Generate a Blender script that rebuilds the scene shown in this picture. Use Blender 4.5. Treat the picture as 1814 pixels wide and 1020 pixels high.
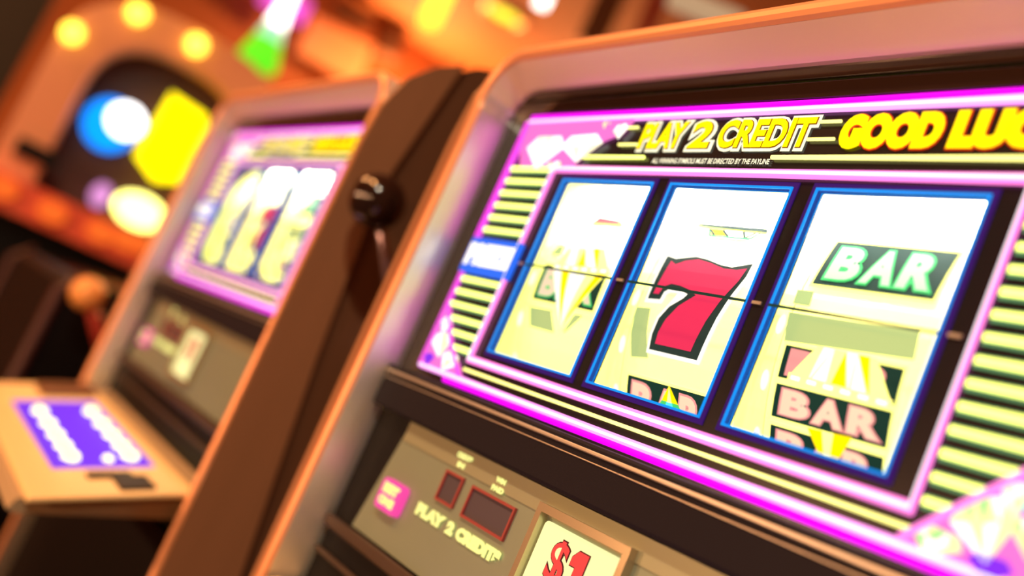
import bpy, bmesh, math, random
from mathutils import Vector, Matrix
random.seed(7)
for o in list(bpy.data.objects): bpy.data.objects.remove(o)
SC = bpy.context.scene
COL = SC.collection
ZC = 1.15                                   # height of the reel windows' centre above the floor

# ------------------------------------------------------------------ camera
CR = Vector((0.535155, 0.742591, 0.4027)); CD = Vector((0.110545, 0.411046, -0.904887)); CF = Vector((-0.83749, 0.528771, 0.137884))
CP = Vector((0.402768, -0.354709, -0.110229 + ZC))
FPX, W, H = 1795.06, 1814, 1020
cam = bpy.data.cameras.new('camera'); camo = bpy.data.objects.new('camera', cam); COL.objects.link(camo)
camo.matrix_world = Matrix(((CR.x, -CD.x, -CF.x, CP.x), (CR.y, -CD.y, -CF.y, CP.y), (CR.z, -CD.z, -CF.z, CP.z), (0, 0, 0, 1)))
cam.sensor_fit = 'HORIZONTAL'; cam.sensor_width = 36; cam.lens = FPX / W * 36
cam.clip_start = 0.01; cam.clip_end = 60
cam.dof.use_dof = True; cam.dof.focus_distance = 0.53; cam.dof.aperture_fstop = 2.7
SC.camera = camo

# ------------------------------------------------------------------ world, exposure, main lights
wd = bpy.data.worlds.new('world'); SC.world = wd; wd.use_nodes = True
wd.node_tree.nodes['Background'].inputs[0].default_value = (0.9, 0.45, 0.25, 1)
wd.node_tree.nodes['Background'].inputs[1].default_value = 0.02
SC.view_settings.view_transform = 'Standard'; SC.view_settings.look = 'None'
SC.view_settings.exposure = 0.0; SC.view_settings.gamma = 1.0; SC.view_settings.use_curve_mapping = False

def area(name, loc, target, size, power, color, shape='DISK', size_y=None, parent=None):
    l = bpy.data.lights.new(name, 'AREA'); l.shape = shape; l.size = size; l.energy = power; l.color = color
    if size_y: l.size_y = size_y
    o = bpy.data.objects.new(name, l); COL.objects.link(o); o.location = loc
    d = Vector(target) - Vector(loc); o.rotation_euler = d.to_track_quat('-Z', 'Y').to_euler()
    return o
ORANGE = (1.0, 0.42, 0.14); WARM = (1.0, 0.62, 0.33)
CEIL = 2.75
# (x, y, power, colour): one ceiling lamp each; the fixtures themselves are built with the ceiling
LAMPS = [(-0.55, -1.25, 34, ORANGE), (0.9, -1.3, 40, (1.0, 0.86, 0.64)), (-1.9, -1.2, 17, ORANGE), (-3.5, 1.49, 70, ORANGE), (-2.5, -1.0, 17, ORANGE), (-2.4, 2.3, 18, ORANGE)]
FILL_SCONCES = [-2.3, -1.1, 0.1, 1.3]             # added unseen lamps behind the camera that brighten the bezel, x positions
for x in FILL_SCONCES: area('fill_sconce_lamp', (x, -3.04, 0.95), (x, 0, 1.05), 0.16, 22, (1.0, 0.50, 0.24))
ADDED_UPLIGHTS = [(-4.38, 1.5, 2.2), (-4.38, 2.5, 2.2)]      # added lamps on the left wall, put in for the orange ceiling glow
for x, y, z in ADDED_UPLIGHTS: area('added_uplight_lamp', (x, y, z + 0.05), (x + 0.6, y, CEIL), 0.14, 24, ORANGE)
for x, y, p, c in LAMPS:
    area('downlight_lamp', (x, y, CEIL - 0.03), (x, y, 0), 0.16, p, c)

# ------------------------------------------------------------------ pixel -> place
def ray(u, v): return CR * ((u - W / 2) / FPX) + CD * ((v - H / 2) / FPX) + CF
def at(u, v, depth): return CP + ray(u, v) * depth
def panel_px(u, v, y=0.0):                   # a point of the machine's face plane, machine coordinates
    d = ray(u, v); p = CP + d * ((y - CP.y) / d.y); return p.x, p.z - ZC
RR, RY = 0.135, 0.014                         # reel radius, distance of its front behind the face
def reel_px(u, v):                           # a point of the reel surface as (x, arc length)
    d = ray(u, v); c = CP - Vector((0, 0, ZC)); yc = RY + RR
    a = d.y ** 2 + d.z ** 2; b = 2 * ((c.y - yc) * d.y + c.z * d.z); k = (c.y - yc) ** 2 + c.z ** 2 - RR ** 2
    s = (-b - math.sqrt(max(b * b - 4 * a * k, 0))) / (2 * a); p = c + d * s
    return p.x, RR * math.atan2(p.z, yc - p.y)

# ------------------------------------------------------------------ materials
MATS = {}
def mat(name, col, rough=0.5, metal=0.0, emit=0.0, ecol=None, coat=0.0, noise=0.0, nscale=40, bump=0.0):
    if name in MATS: return MATS[name]
    m = bpy.data.materials.new(name); m.use_nodes = True; nt = m.node_tree; b = nt.nodes['Principled BSDF']
    b.inputs['Base Color'].default_value = (*col, 1); b.inputs['Roughness'].default_value = rough
    b.inputs['Metallic'].default_value = metal; b.inputs['Coat Weight'].default_value = coat
    if emit:
        b.inputs['Emission Color'].default_value = (*(ecol or col), 1); b.inputs['Emission Strength'].default_value = emit
    if noise or bump:
        tc = nt.nodes.new('ShaderNodeTexCoord'); n = nt.nodes.new('ShaderNodeTexNoise'); n.inputs['Scale'].default_value = nscale; n.inputs['Detail'].default_value = 6
        nt.links.new(tc.outputs['Object'], n.inputs['Vector'])
        if noise:
            r = nt.nodes.new('ShaderNodeMapRange'); r.inputs['To Min'].default_value = 1 - noise; r.inputs['To Max'].default_value = 1 + noise
            nt.links.new(n.outputs['Fac'], r.inputs['Value'])
            x = nt.nodes.new('ShaderNodeVectorMath'); x.operation = 'SCALE'; x.inputs[0].default_value = col
            nt.links.new(r.outputs['Result'], x.inputs['Scale']); nt.links.new(x.outputs['Vector'], b.inputs['Base Color'])
        if bump:
            u = nt.nodes.new('ShaderNodeBump'); u.inputs['Strength'].default_value = bump; u.inputs['Distance'].default_value = 0.002
            nt.links.new(n.outputs['Fac'], u.inputs['Height']); nt.links.new(u.outputs['Normal'], b.inputs['Normal'])
    MATS[name] = m; return m
def glow(name, col, k=1.0):
    m = mat(name, tuple(min(c, 1) * 0.2 for c in col), 0.7, 0, k, col); m.node_tree.nodes['Principled BSDF'].inputs['Specular IOR Level'].default_value = 0.1; return m
def wood_mat(name, c1, c2):
    m = bpy.data.materials.new(name); m.use_nodes = True; nt = m.node_tree; b = nt.nodes['Principled BSDF']; b.inputs['Roughness'].default_value = 0.42
    tc = nt.nodes.new('ShaderNodeTexCoord'); mp = nt.nodes.new('ShaderNodeMapping'); mp.inputs['Scale'].default_value = (20, 20, 1.5)
    n = nt.nodes.new('ShaderNodeTexNoise'); n.inputs['Scale'].default_value = 3; n.inputs['Detail'].default_value = 8
    r = nt.nodes.new('ShaderNodeMix'); r.data_type = 'RGBA'; r.inputs[6].default_value = (*c1, 1); r.inputs[7].default_value = (*c2, 1)
    nt.links.new(tc.outputs['Object'], mp.inputs['Vector']); nt.links.new(mp.outputs['Vector'], n.inputs['Vector'])
    nt.links.new(n.outputs['Fac'], r.inputs[0]); nt.links.new(r.outputs[2], b.inputs['Base Color']); return m
def pane_mat():
    m = bpy.data.materials.new('clear_glass'); m.use_nodes = True; nt = m.node_tree; nt.nodes.remove(nt.nodes['Principled BSDF'])
    t = nt.nodes.new('ShaderNodeBsdfTransparent'); g = nt.nodes.new('ShaderNodeBsdfGlossy'); g.inputs['Roughness'].default_value = 0.02
    f = nt.nodes.new('ShaderNodeFresnel'); f.inputs['IOR'].default_value = 1.35; x = nt.nodes.new('ShaderNodeMixShader')
    ge = nt.nodes.new('ShaderNodeNewGeometry'); sub = nt.nodes.new('ShaderNodeMath'); sub.operation = 'SUBTRACT'; sub.inputs[0].default_value = 1
    mul = nt.nodes.new('ShaderNodeMath'); mul.operation = 'MULTIPLY'; nt.links.new(ge.outputs['Backfacing'], sub.inputs[1])    # only the outer face reflects
    nt.links.new(f.outputs[0], mul.inputs[0]); nt.links.new(sub.outputs[0], mul.inputs[1]); nt.links.new(mul.outputs[0], x.inputs[0]); nt.links.new(t.outputs[0], x.inputs[1]); nt.links.new(g.outputs[0], x.inputs[2])
    nt.links.new(x.outputs[0], nt.nodes['Material Output'].inputs[0]); return m
M = dict(
    plate=mat('black_glass_print', (0.010, 0.009, 0.012), 0.22),
    band=mat('gloss_black_band', (0.016, 0.011, 0.010), 0.12, coat=0.6),
    strip=mat('black_plastic', (0.010, 0.008, 0.013), 0.6, bump=0.15, nscale=900),
    silver=mat('silver_satin', (0.99, 0.97, 0.86), 0.33, 0.85, noise=0.05, nscale=30),
    warmlit=mat('silver_warm_light', (0.95, 0.72, 0.58), 0.3, 0.25, coat=0.3),  # bezel top: the same silver with warm light mixed into its colour
    copper=mat('copper_trim', (0.95, 0.42, 0.20), 0.38, 0.35),
    brass=mat('brass', (0.60, 0.54, 0.46), 0.35, 0.75), darktrim=mat('dark_trim', (0.05, 0.028, 0.018), 0.45),
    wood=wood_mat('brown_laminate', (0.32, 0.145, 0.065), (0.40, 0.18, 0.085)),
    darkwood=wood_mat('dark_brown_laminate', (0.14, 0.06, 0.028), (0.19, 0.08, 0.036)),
    black=mat('black_cabinet', (0.004, 0.0035, 0.004), 0.5, noise=0.2),
    inside=mat('reel_housing_black', (0.02, 0.02, 0.03), 0.7),
    pink=glow('neon_pink', (1.0, 0.22, 0.70), 1.5), pinkpale=glow('neon_pink_pale', (1.0, 0.32, 0.92), 1.7),
    hotpink=glow('neon_hot_pink', (1.0, 0.09, 0.95), 1.0), core=glow('neon_core', (1.0, 0.93, 1.0), 1.3), magenta=glow('neon_magenta', (1.0, 0.0, 1.0), 1.4),
    lime=glow('pale_lime_bar', (0.92, 1.0, 0.19), 2.5), limedge=glow('green_bar_edge', (0.16, 0.42, 0.19), 0.8),
    cream=glow('cream_line', (1.0, 0.95, 0.26), 1.9),
    yellow=glow('sign_yellow', (1.0, 0.80, 0.0), 1.5), red=glow('sign_red', (0.9, 0.06, 0.01), 0.9), brown=glow('sign_brown', (0.32, 0.10, 0.0), 0.6),
    white=glow('sign_white', (1.0, 1.0, 0.93), 1.5), palecream=glow('sign_cream', (1.0, 1.0, 0.72), 1.15),
    blue=glow('badge_blue', (0.02, 0.16, 1.0), 1.0), rim=glow('window_blue', (0.0, 0.30, 1.0), 1.0), rimc=glow('window_cyan', (0.02, 0.62, 0.85), 1.0), violet=glow('window_violet', (0.05, 0.008, 0.20), 0.6),
    ornpink=glow('ornament_pink', (1.0, 0.20, 0.72), 0.95), ornviolet=glow('ornament_violet', (0.25, 0.03, 1.0), 0.9), ornlime=glow('ornament_lime', (0.45, 1.0, 0.33), 0.9), orncream=glow('ornament_cream', (1.0, 1.0, 0.45), 1.1), cyan=glow('cyan', (0.1, 0.9, 1.0), 1.0),
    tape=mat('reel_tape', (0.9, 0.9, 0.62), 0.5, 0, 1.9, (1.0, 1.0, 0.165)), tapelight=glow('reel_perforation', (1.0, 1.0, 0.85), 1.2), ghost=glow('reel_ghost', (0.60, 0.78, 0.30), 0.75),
    symblack=glow('symbol_black', (0.012, 0.07, 0.05), 0.5), symgreen=glow('symbol_green', (0.08, 0.85, 0.22), 0.8), symmint=glow('symbol_mint', (0.55, 1.0, 0.55), 0.9), sympink=glow('symbol_pink', (1.0, 0.38, 0.36), 0.9), sympale=glow('symbol_pale', (1.0, 0.78, 0.55), 0.9), symrose=glow('symbol_rose', (0.95, 0.14, 0.17), 0.75),
    sevenred=glow('seven_red', (0.88, 0.035, 0.12), 0.85), sevenink=glow('seven_outline', (0.035, 0.075, 0.062), 0.5), gold=glow('gem_gold', (1.0, 0.75, 0.0), 1.3), gempale=glow('gem_pale', (1.0, 1.0, 0.23), 1.9), gemwhite=glow('gem_white', (1, 1, 0.95), 1.2),
    olive=mat('olive_grey_panel', (0.25, 0.31, 0.23), 0.42, 0.35, noise=0.08, nscale=14), olivelight=mat('panel_band', (0.32, 0.34, 0.22), 0.4, 0.35, noise=0.05, nscale=14),
    display=mat('dark_display', (0.085, 0.07, 0.085), 0.25), redframe=mat('red_display_frame', (0.30, 0.05, 0.045), 0.4), label=glow('label_yellow', (1.0, 1.0, 0.32), 0.95), button=glow('button_pink', (1.0, 0.08, 0.42), 0.85),
    card=glow('card_cream', (1.0, 1.0, 0.45), 0.95), cardred=glow('card_red', (0.95, 0.08, 0.07), 0.75), cardink=glow('card_outline', (0.12, 0.02, 0.02), 0.5), holder=mat('card_holder', (0.55, 0.46, 0.30), 0.25, 0.7),
    knob=mat('black_knob', (0.018, 0.008, 0.006), 0.12, coat=0.5), chrome=mat('chrome_rod', (0.55, 0.42, 0.50), 0.25, 0.9),
    deck=mat('cream_deck', (0.92, 0.66, 0.30), 0.45), deckedge=mat('deck_edge', (0.42, 0.30, 0.17), 0.5), purple=glow('deck_purple', (0.18, 0.035, 0.95), 0.9), led=glow('deck_led', (1.0, 0.95, 0.30), 2.6), slot=mat('slot_black', (0.02, 0.016, 0.01), 0.5),
    glass=pane_mat())

for k in ('strip', 'black'): M[k].node_tree.nodes['Principled BSDF'].inputs['Specular IOR Level'].default_value = 0.15

# ------------------------------------------------------------------ mesh helpers
def finish(name, bm, mats, parent=None, smooth=False):
    me = bpy.data.meshes.new(name); bmesh.ops.recalc_face_normals(bm, faces=bm.faces[:])
    bm.to_mesh(me); bm.free()
    for m in (mats if isinstance(mats, (list, tuple)) else [mats]): me.materials.append(M[m] if isinstance(m, str) else m)
    if smooth:
        for p in me.polygons: p.use_smooth = True
    o = bpy.data.objects.new(name, me); COL.objects.link(o)
    if parent: o.parent = parent
    return o
def add_box(bm, x0, x1, y0, y1, z0, z1, mi=0):
    v = [bm.verts.new(p) for p in ((x0, y0, z0), (x1, y0, z0), (x1, y1, z0), (x0, y1, z0), (x0, y0, z1), (x1, y0, z1), (x1, y1, z1), (x0, y1, z1))]
    for f in ((0, 3, 2, 1), (4, 5, 6, 7), (0, 1, 5, 4), (1, 2, 6, 5), (2, 3, 7, 6), (3, 0, 4, 7)):
        bm.faces.new([v[i] for i in f]).material_index = mi
def bevel(bm, w, seg=2):
    bmesh.ops.bevel(bm, geom=bm.edges[:], offset=w, segments=seg, affect='EDGES', profile=0.5)
def box(name, m, parent, x0, x1, y0, y1, z0, z1, bev=0.0):
    bm = bmesh.new(); add_box(bm, x0, x1, y0, y1, z0 + ZC, z1 + ZC)
    if bev: bevel(bm, bev)
    return finish(name, bm, m, parent)
def add_prism(bm, pts, y0, y1, mi=0, axis='y'):
    def P(a, b, c): return (a, c, b) if axis == 'y' else (c, a, b)
    f = [bm.verts.new(P(a, b, y0)) for a, b in pts]; g = [bm.verts.new(P(a, b, y1)) for a, b in pts]
    n = len(pts); bm.faces.new(f).material_index = mi; bm.faces.new(g[::-1]).material_index = mi
    for i in range(n):
        j = (i + 1) % n; bm.faces.new((f[i], g[i], g[j], f[j])).material_index = mi
def prism(name, m, parent, pts, y0, y1, axis='y', bev=0.0):
    bm = bmesh.new(); add_prism(bm, [(a, b + ZC) for a, b in pts], y0, y1, 0, axis)
    if bev: bevel(bm, bev)
    return finish(name, bm, m, parent)
def add_tube(bm, pts, r, seg=10, mi=0, close=False):
    pts = [Vector(p) for p in pts]; rings = []; n = len(pts)
    up = None
    for i, p in enumerate(pts):
        a = pts[(i - 1) % n] if (i > 0 or close) else p; b = pts[(i + 1) % n] if (i < n - 1 or close) else p
        t = (b - a).normalized()
        if up is None: up = Vector((0, 1, 0)) if abs(t.y) < 0.9 else Vector((1, 0, 0))
        s = t.cross(up).normalized(); q = s.cross(t).normalized(); up = q
        rr = r[i] if isinstance(r, (list, tuple)) else r
        k = 1.0
        if 0 < i < n - 1 or close:
            c = max(0.5, math.sqrt((1 + (p - a).normalized().dot((b - p).normalized())) / 2)); k = 1 / c
        rings.append([bm.verts.new(p + (s * math.cos(2 * math.pi * j / seg) * k + q * math.sin(2 * math.pi * j / seg)) * rr) for j in range(seg)])
    for i in range(n if close else n - 1):
        A, B = rings[i], rings[(i + 1) % n]
        for j in range(seg):
            bm.faces.new((A[j], A[(j + 1) % seg], B[(j + 1) % seg], B[j])).material_index = mi
    if not close:
        bm.faces.new(rings[0][::-1]).material_index = mi; bm.faces.new(rings[-1]).material_index = mi
def add_lathe(bm, prof, seg=24, mi=0, mtx=None):       # prof: (radius, z)
    rings = []
    for r, z in prof:
        rings.append([bm.verts.new((r * math.cos(2 * math.pi * j / seg), r * math.sin(2 * math.pi * j / seg), z)) for j in range(seg)] if r > 1e-6 else [bm.verts.new((0, 0, z))])
    for A, B in zip(rings, rings[1:]):
        for j in range(seg):
            k = (j + 1) % seg
            if len(A) == 1 and len(B) == 1: continue
            if len(A) == 1: f = (A[0], B[j], B[k])
            elif len(B) == 1: f = (A[j], A[k], B[0])
            else: f = (A[j], A[k], B[k], B[j])
            bm.faces.new(f).material_index = mi
    if mtx: bmesh.ops.transform(bm, matrix=mtx, verts=bm.verts[:])
def ball_prof(r, n=10): return [(r * math.sin(math.pi * i / n), -r * math.cos(math.pi * i / n)) for i in range(n + 1)]
def empty(name, loc, label, cat, rotz=0.0, group=None):
    o = bpy.data.objects.new(name, None); COL.objects.link(o); o.location = loc; o.rotation_euler = (0, 0, rotz); o.empty_display_size = 0.1
    o['label'] = label; o['category'] = cat
    if group: o['group'] = group
    return o
def tag(o, label=None, cat=None, group=None, kind=None):
    if label: o['label'] = label
    if cat: o['category'] = cat
    if group: o['group'] = group
    if kind: o['kind'] = kind
    return o
def offset_poly(pts, d):
    n = len(pts); A = sum(pts[i][0] * pts[(i + 1) % n][1] - pts[(i + 1) % n][0] * pts[i][1] for i in range(n)); s = 1 if A > 0 else -1
    out = []
    for i in range(n):
        a, b, c = Vector(pts[i - 1]), Vector(pts[i]), Vector(pts[(i + 1) % n])
        e1 = (b - a).normalized(); e2 = (c - b).normalized(); n1 = Vector((e1.y, -e1.x)) * s; n2 = Vector((e2.y, -e2.x)) * s
        m = n1 + n2; m = m.normalized() if m.length > 1e-6 else n1
        out.append(tuple(b + m * d / max(0.5, m.dot(n1))))
    return out
def line_poly(a, b, w):
    a, b = Vector(a), Vector(b); t = (b - a).normalized(); n = Vector((-t.y, t.x)) * w / 2
    return [tuple(a + n), tuple(b + n), tuple(b - n), tuple(a - n)]
def ellipse(cx, cz, rx, rz, n=18): return [(cx + rx * math.cos(2 * math.pi * i / n), cz + rz * math.sin(2 * math.pi * i / n)) for i in range(n)]
def rrect(x0, x1, z0, z1, r, n=4):
    out = []
    for cx, cz, a0 in ((x1 - r, z1 - r, 0), (x0 + r, z1 - r, 90), (x0 + r, z0 + r, 180), (x1 - r, z0 + r, 270)):
        for k in range(n + 1):
            a = math.radians(a0 + 90 * k / n); out.append((cx + r * math.cos(a), cz + r * math.sin(a)))
    return out

# flat lettering: triangles in 2-D, cached per string and boldness
TXT = {}
def text2d(s, off=0.0):
    if (s, off) in TXT: return TXT[s, off]
    c = bpy.data.curves.new('t', 'FONT'); c.body = s; c.offset = off; c.resolution_u = 4; c.fill_mode = 'FRONT' if hasattr(c, 'fill_mode') else c.fill_mode
    o = bpy.data.objects.new('t', c); me = bpy.data.meshes.new_from_object(o)
    v = [(p.co.x, p.co.y) for p in me.vertices]; f = [tuple(p.vertices) for p in me.polygons]
    bpy.data.objects.remove(o); bpy.data.curves.remove(c); bpy.data.meshes.remove(me)
    TXT[s, off] = (v, f); return v, f
def fit_text(s, off, rect, base_off):
    """triangles of the string with boldness off, the bounding box of its base_off version fitted to rect (x0, x1, z0, z1)"""
    bv, _ = text2d(s, base_off); x0 = min(p[0] for p in bv); x1 = max(p[0] for p in bv); y0 = min(p[1] for p in bv); y1 = max(p[1] for p in bv)
    v, f = text2d(s, off); X0, X1, Z0, Z1 = rect
    return [((X0 + (p[0] - x0) / (x1 - x0) * (X1 - X0)), (Z0 + (p[1] - y0) / (y1 - y0) * (Z1 - Z0))) for p in v], f
class Flat:
    """printed artwork: 2-D polygons in layers, each its own height above the surface, mapped at the end"""
    def __init__(s): s.bm = bmesh.new(); s.mats = []
    def mi(s, m):
        if m not in s.mats: s.mats.append(m)
        return s.mats.index(m)
    def poly(s, pts, m, h):
        vs = [s.bm.verts.new((a, b, h)) for a, b in pts]; f = s.bm.faces.new(vs); f.material_index = s.mi(m); return s
    def tris(s, vf, m, h):
        v, f = vf; vs = [s.bm.verts.new((a, b, h)) for a, b in v]
        for t in f:
            try: s.bm.faces.new([vs[i] for i in t]).material_index = s.mi(m)
            except ValueError: pass
        return s
    def line(s, pts, w, m, h):
        for a, b in zip(pts, pts[1:]): s.poly(line_poly(a, b, w), m, h)
        return s
    def done(s, name, parent, reel=None, y=0.0):
        bm = s.bm; bmesh.ops.triangulate(bm, faces=bm.faces[:])
        if reel is not None:
            k = -0.12
            while k < 0.12:
                bmesh.ops.bisect_plane(bm, geom=bm.verts[:] + bm.edges[:] + bm.faces[:], plane_co=(0, k, 0), plane_no=(0, 1, 0)); k += 0.008
        for f in bm.faces:
            if f.normal.z < 0: f.normal_flip()
        for v in bm.verts:
            x, q, h = v.co
            if reel is None: v.co = (x, y - h, q + ZC)
            else:
                r = RR + h; v.co = (x, RY + RR - r * math.cos(q / RR), r * math.sin(q / RR) + ZC)
        me = bpy.data.meshes.new(name); bm.to_mesh(me); bm.free()
        for m in s.mats: me.materials.append(M[m])
        o = bpy.data.objects.new(name, me); COL.objects.link(o); o.parent = parent; return o

# ================================================================== the room
def struct(name, bm, m): return tag(finish(name, bm, m), kind='structure')
M['wall'] = mat('orange_wall', (0.34, 0.09, 0.02), 0.7, noise=0.25, nscale=3)
M['ceilm'] = mat('warm_ceiling', (0.42, 0.15, 0.045), 0.7, noise=0.2, nscale=4)
M['walldark'] = mat('dark_brown_wall', (0.10, 0.04, 0.022), 0.7, noise=0.2, nscale=3)
M['carpet'] = mat('dark_carpet', (0.035, 0.012, 0.012), 0.95, noise=0.5, nscale=60, bump=0.6)
RX0, RX1, RY0, RY1 = -4.5, 2.6, -3.2, 3.4
for nm, a, m in (('floor', (RX0, RX1, RY0, RY1, -0.1, 0), 'carpet'), ('ceiling', (RX0, RX1, RY0, RY1, CEIL, CEIL + 0.1), 'ceilm'),
                 ('wall_left', (RX0 - 0.1, RX0, RY0, RY1, 0, CEIL), 'wall'), ('wall_right', (RX1, RX1 + 0.1, RY0, RY1, 0, CEIL), 'walldark'),
                 ('wall_back', (RX0, RX1, RY1, RY1 + 0.1, 0, CEIL), 'wall'), ('wall_front', (RX0, RX1, RY0 - 0.1, RY0, 0, CEIL), 'walldark')):
    bm = bmesh.new(); add_box(bm, *a); struct(nm, bm, m)

p = at(2, 50, 2.95); bm = bmesh.new(); add_box(bm, p.x - 0.05, p.x + 0.05, p.y - 0.085, p.y + 0.085, 0, CEIL); bevel(bm, 0.008); struct('added_column_1', bm, mat('added_dark_column', (0.02, 0.014, 0.008), 0.6))  # invented dark column, put here to darken this corner of the view

# ================================================================== slot machine
WW, WP, WH = 0.09, 0.1074, 0.1234            # reel window width, pitch, height
XL, XR, ZT = -0.257, 0.2385, 0.133            # inner faces of the raised bezel
REELX = (-0.124, -0.0145, 0.097)

def sweep_bezel(name, m, parent, prof, sprof, zb=-0.62, rad=0.026, n=8):
    """profile (offset outward, y) swept up the left side, over the top and down the right side; prof holds for the flared top, sprof for the upright sides"""
    path = [(XL, zb, -1, 0)]
    def arc(cx, cz, a0, a1):
        for k in range(n + 1):
            a = math.radians(a0 + (a1 - a0) * k / n); path.append((cx + rad * math.cos(a), cz + rad * math.sin(a), math.cos(a), math.sin(a)))
    arc(XL + rad, ZT - rad, 180, 90); arc(XR - rad, ZT - rad, 90, 0); path.append((XR, zb, 1, 0))
    bm = bmesh.new(); rings = [[bm.verts.new((x + nx * (o * nz + q[0] * (1 - nz)), y, z + nz * (o * nz + q[0] * (1 - nz)) + ZC)) for (o, y), q in zip(prof, sprof)] for x, z, nx, nz in path]
    k = len(prof)
    for a, (A, B) in enumerate(zip(rings, rings[1:])):
        for i in range(k): bm.faces.new((A[i], A[(i + 1) % k], B[(i + 1) % k], B[i])).material_index = 1 if isinstance(m, list) and path[a][3] + path[a + 1][3] > 0.9 else 0
    bm.faces.new(rings[0]); bm.faces.new(rings[-1][::-1])
    return finish(name, bm, m, parent, smooth=False)

def gem(name, parent, cx, cz, w, h, cols, rot=0.0, y=0.0):
    """small faceted brilliant, seen from the side: crown, girdle and pavilion facets"""
    f = Flat(); c, s = math.cos(rot), math.sin(rot)
    def P(a, b): return (cx + (a * c - b * s) * w, cz + (a * s + b * c) * h)
    top = [P(-0.30, 0.5), P(-0.1, 0.5), P(0.1, 0.5), P(0.30, 0.5)]; gir = [P(-0.5, 0.15), P(-0.22, 0.12), P(0.0, 0.1), P(0.22, 0.12), P(0.5, 0.15)]; tip = P(0, -0.5)
    tri = [(gir[0], top[0], gir[1]), (top[0], top[1], gir[1]), (gir[1], top[1], gir[2]), (top[1], top[2], gir[2]), (gir[2], top[2], gir[3]), (top[2], top[3], gir[3]), (gir[3], top[3], gir[4])]
    tri += [(gir[i], gir[i + 1], tip) for i in range(4)]
    for i, t in enumerate(tri): f.poly(t, cols[(i * 2 + i // 3) % len(cols)], 0.0032)
    return f.done(name, parent, y=y)

def bar_box(f, x0, x1, s0, s1, letter, edge, h, skew=0.0, n=3):
    f.poly(offset_poly([(x0, s0), (x1, s0), (x1, s1), (x0, s1)], 0.0016), 'gempale', h)
    f.poly([(x0, s0), (x1, s0), (x1, s1), (x0, s1)], 'symblack', h + 0.0002)
    w = (x1 - x0) * 0.90 / 3; g = (x1 - x0) * 0.05
    for i, ch in enumerate('BAR'):
        r = (x0 + g + i * w + w * 0.09, x0 + g + (i + 1) * w - w * 0.05, s0 + (s1 - s0) * 0.14, s1 - (s1 - s0) * 0.12)
        f.tris(fit_text(ch, 0.10, r, 0.05), edge, h + 0.0004)
        f.tris(fit_text(ch, 0.05, r, 0.05), letter, h + 0.0006)

def reel_gem(f, crown, pav, h, white='gemwhite'):
    """crown: 4 corners l-bottom, l-top, r-top, r-bottom; pav: tip"""
    lb, lt, rt, rb = [Vector(p) for p in crown]
    def mix(a, b, t): return tuple(a.lerp(b, t))
    f.poly([tuple(lb), tuple(lt), tuple(rt), tuple(rb)], 'gempale', h)
    cols = ['gempale', white, 'gold', white, 'gempale', white, 'gold']
    for i in range(5):
        f.poly([mix(lb, rb, i / 5 + 0.02), mix(lt, rt, (i + 0.5) / 5), mix(lb, rb, (i + 1) / 5 - 0.02)], cols[i % 7], h + 0.0002)
        if i < 4: f.poly([mix(lt, rt, (i + 0.55) / 5), mix(lb, rb, (i + 1) / 5), mix(lt, rt, (i + 1.45) / 5)], cols[(i + 3) % 7], h + 0.0002)
    f.poly(line_poly(tuple(lb), tuple(rb), 0.004), 'gempale', h + 0.0003)
    for i in range(6): f.poly(line_poly(mix(lb, rb, (i + 0.2) / 6), mix(lb, rb, (i + 0.75) / 6), 0.0018), 'white', h + 0.0004)
    if pav:
        t = Vector(pav); f.poly([tuple(lb), tuple(rb), tuple(t)], 'gempale', h)
        for i, m in enumerate((white, 'gold', white, white, 'gempale', 'gold')):
            f.poly([mix(lb, rb, i / 6 + 0.01), mix(lb, rb, (i + 1) / 6 - 0.01), tuple(t)], m, h + 0.0002)

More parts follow.
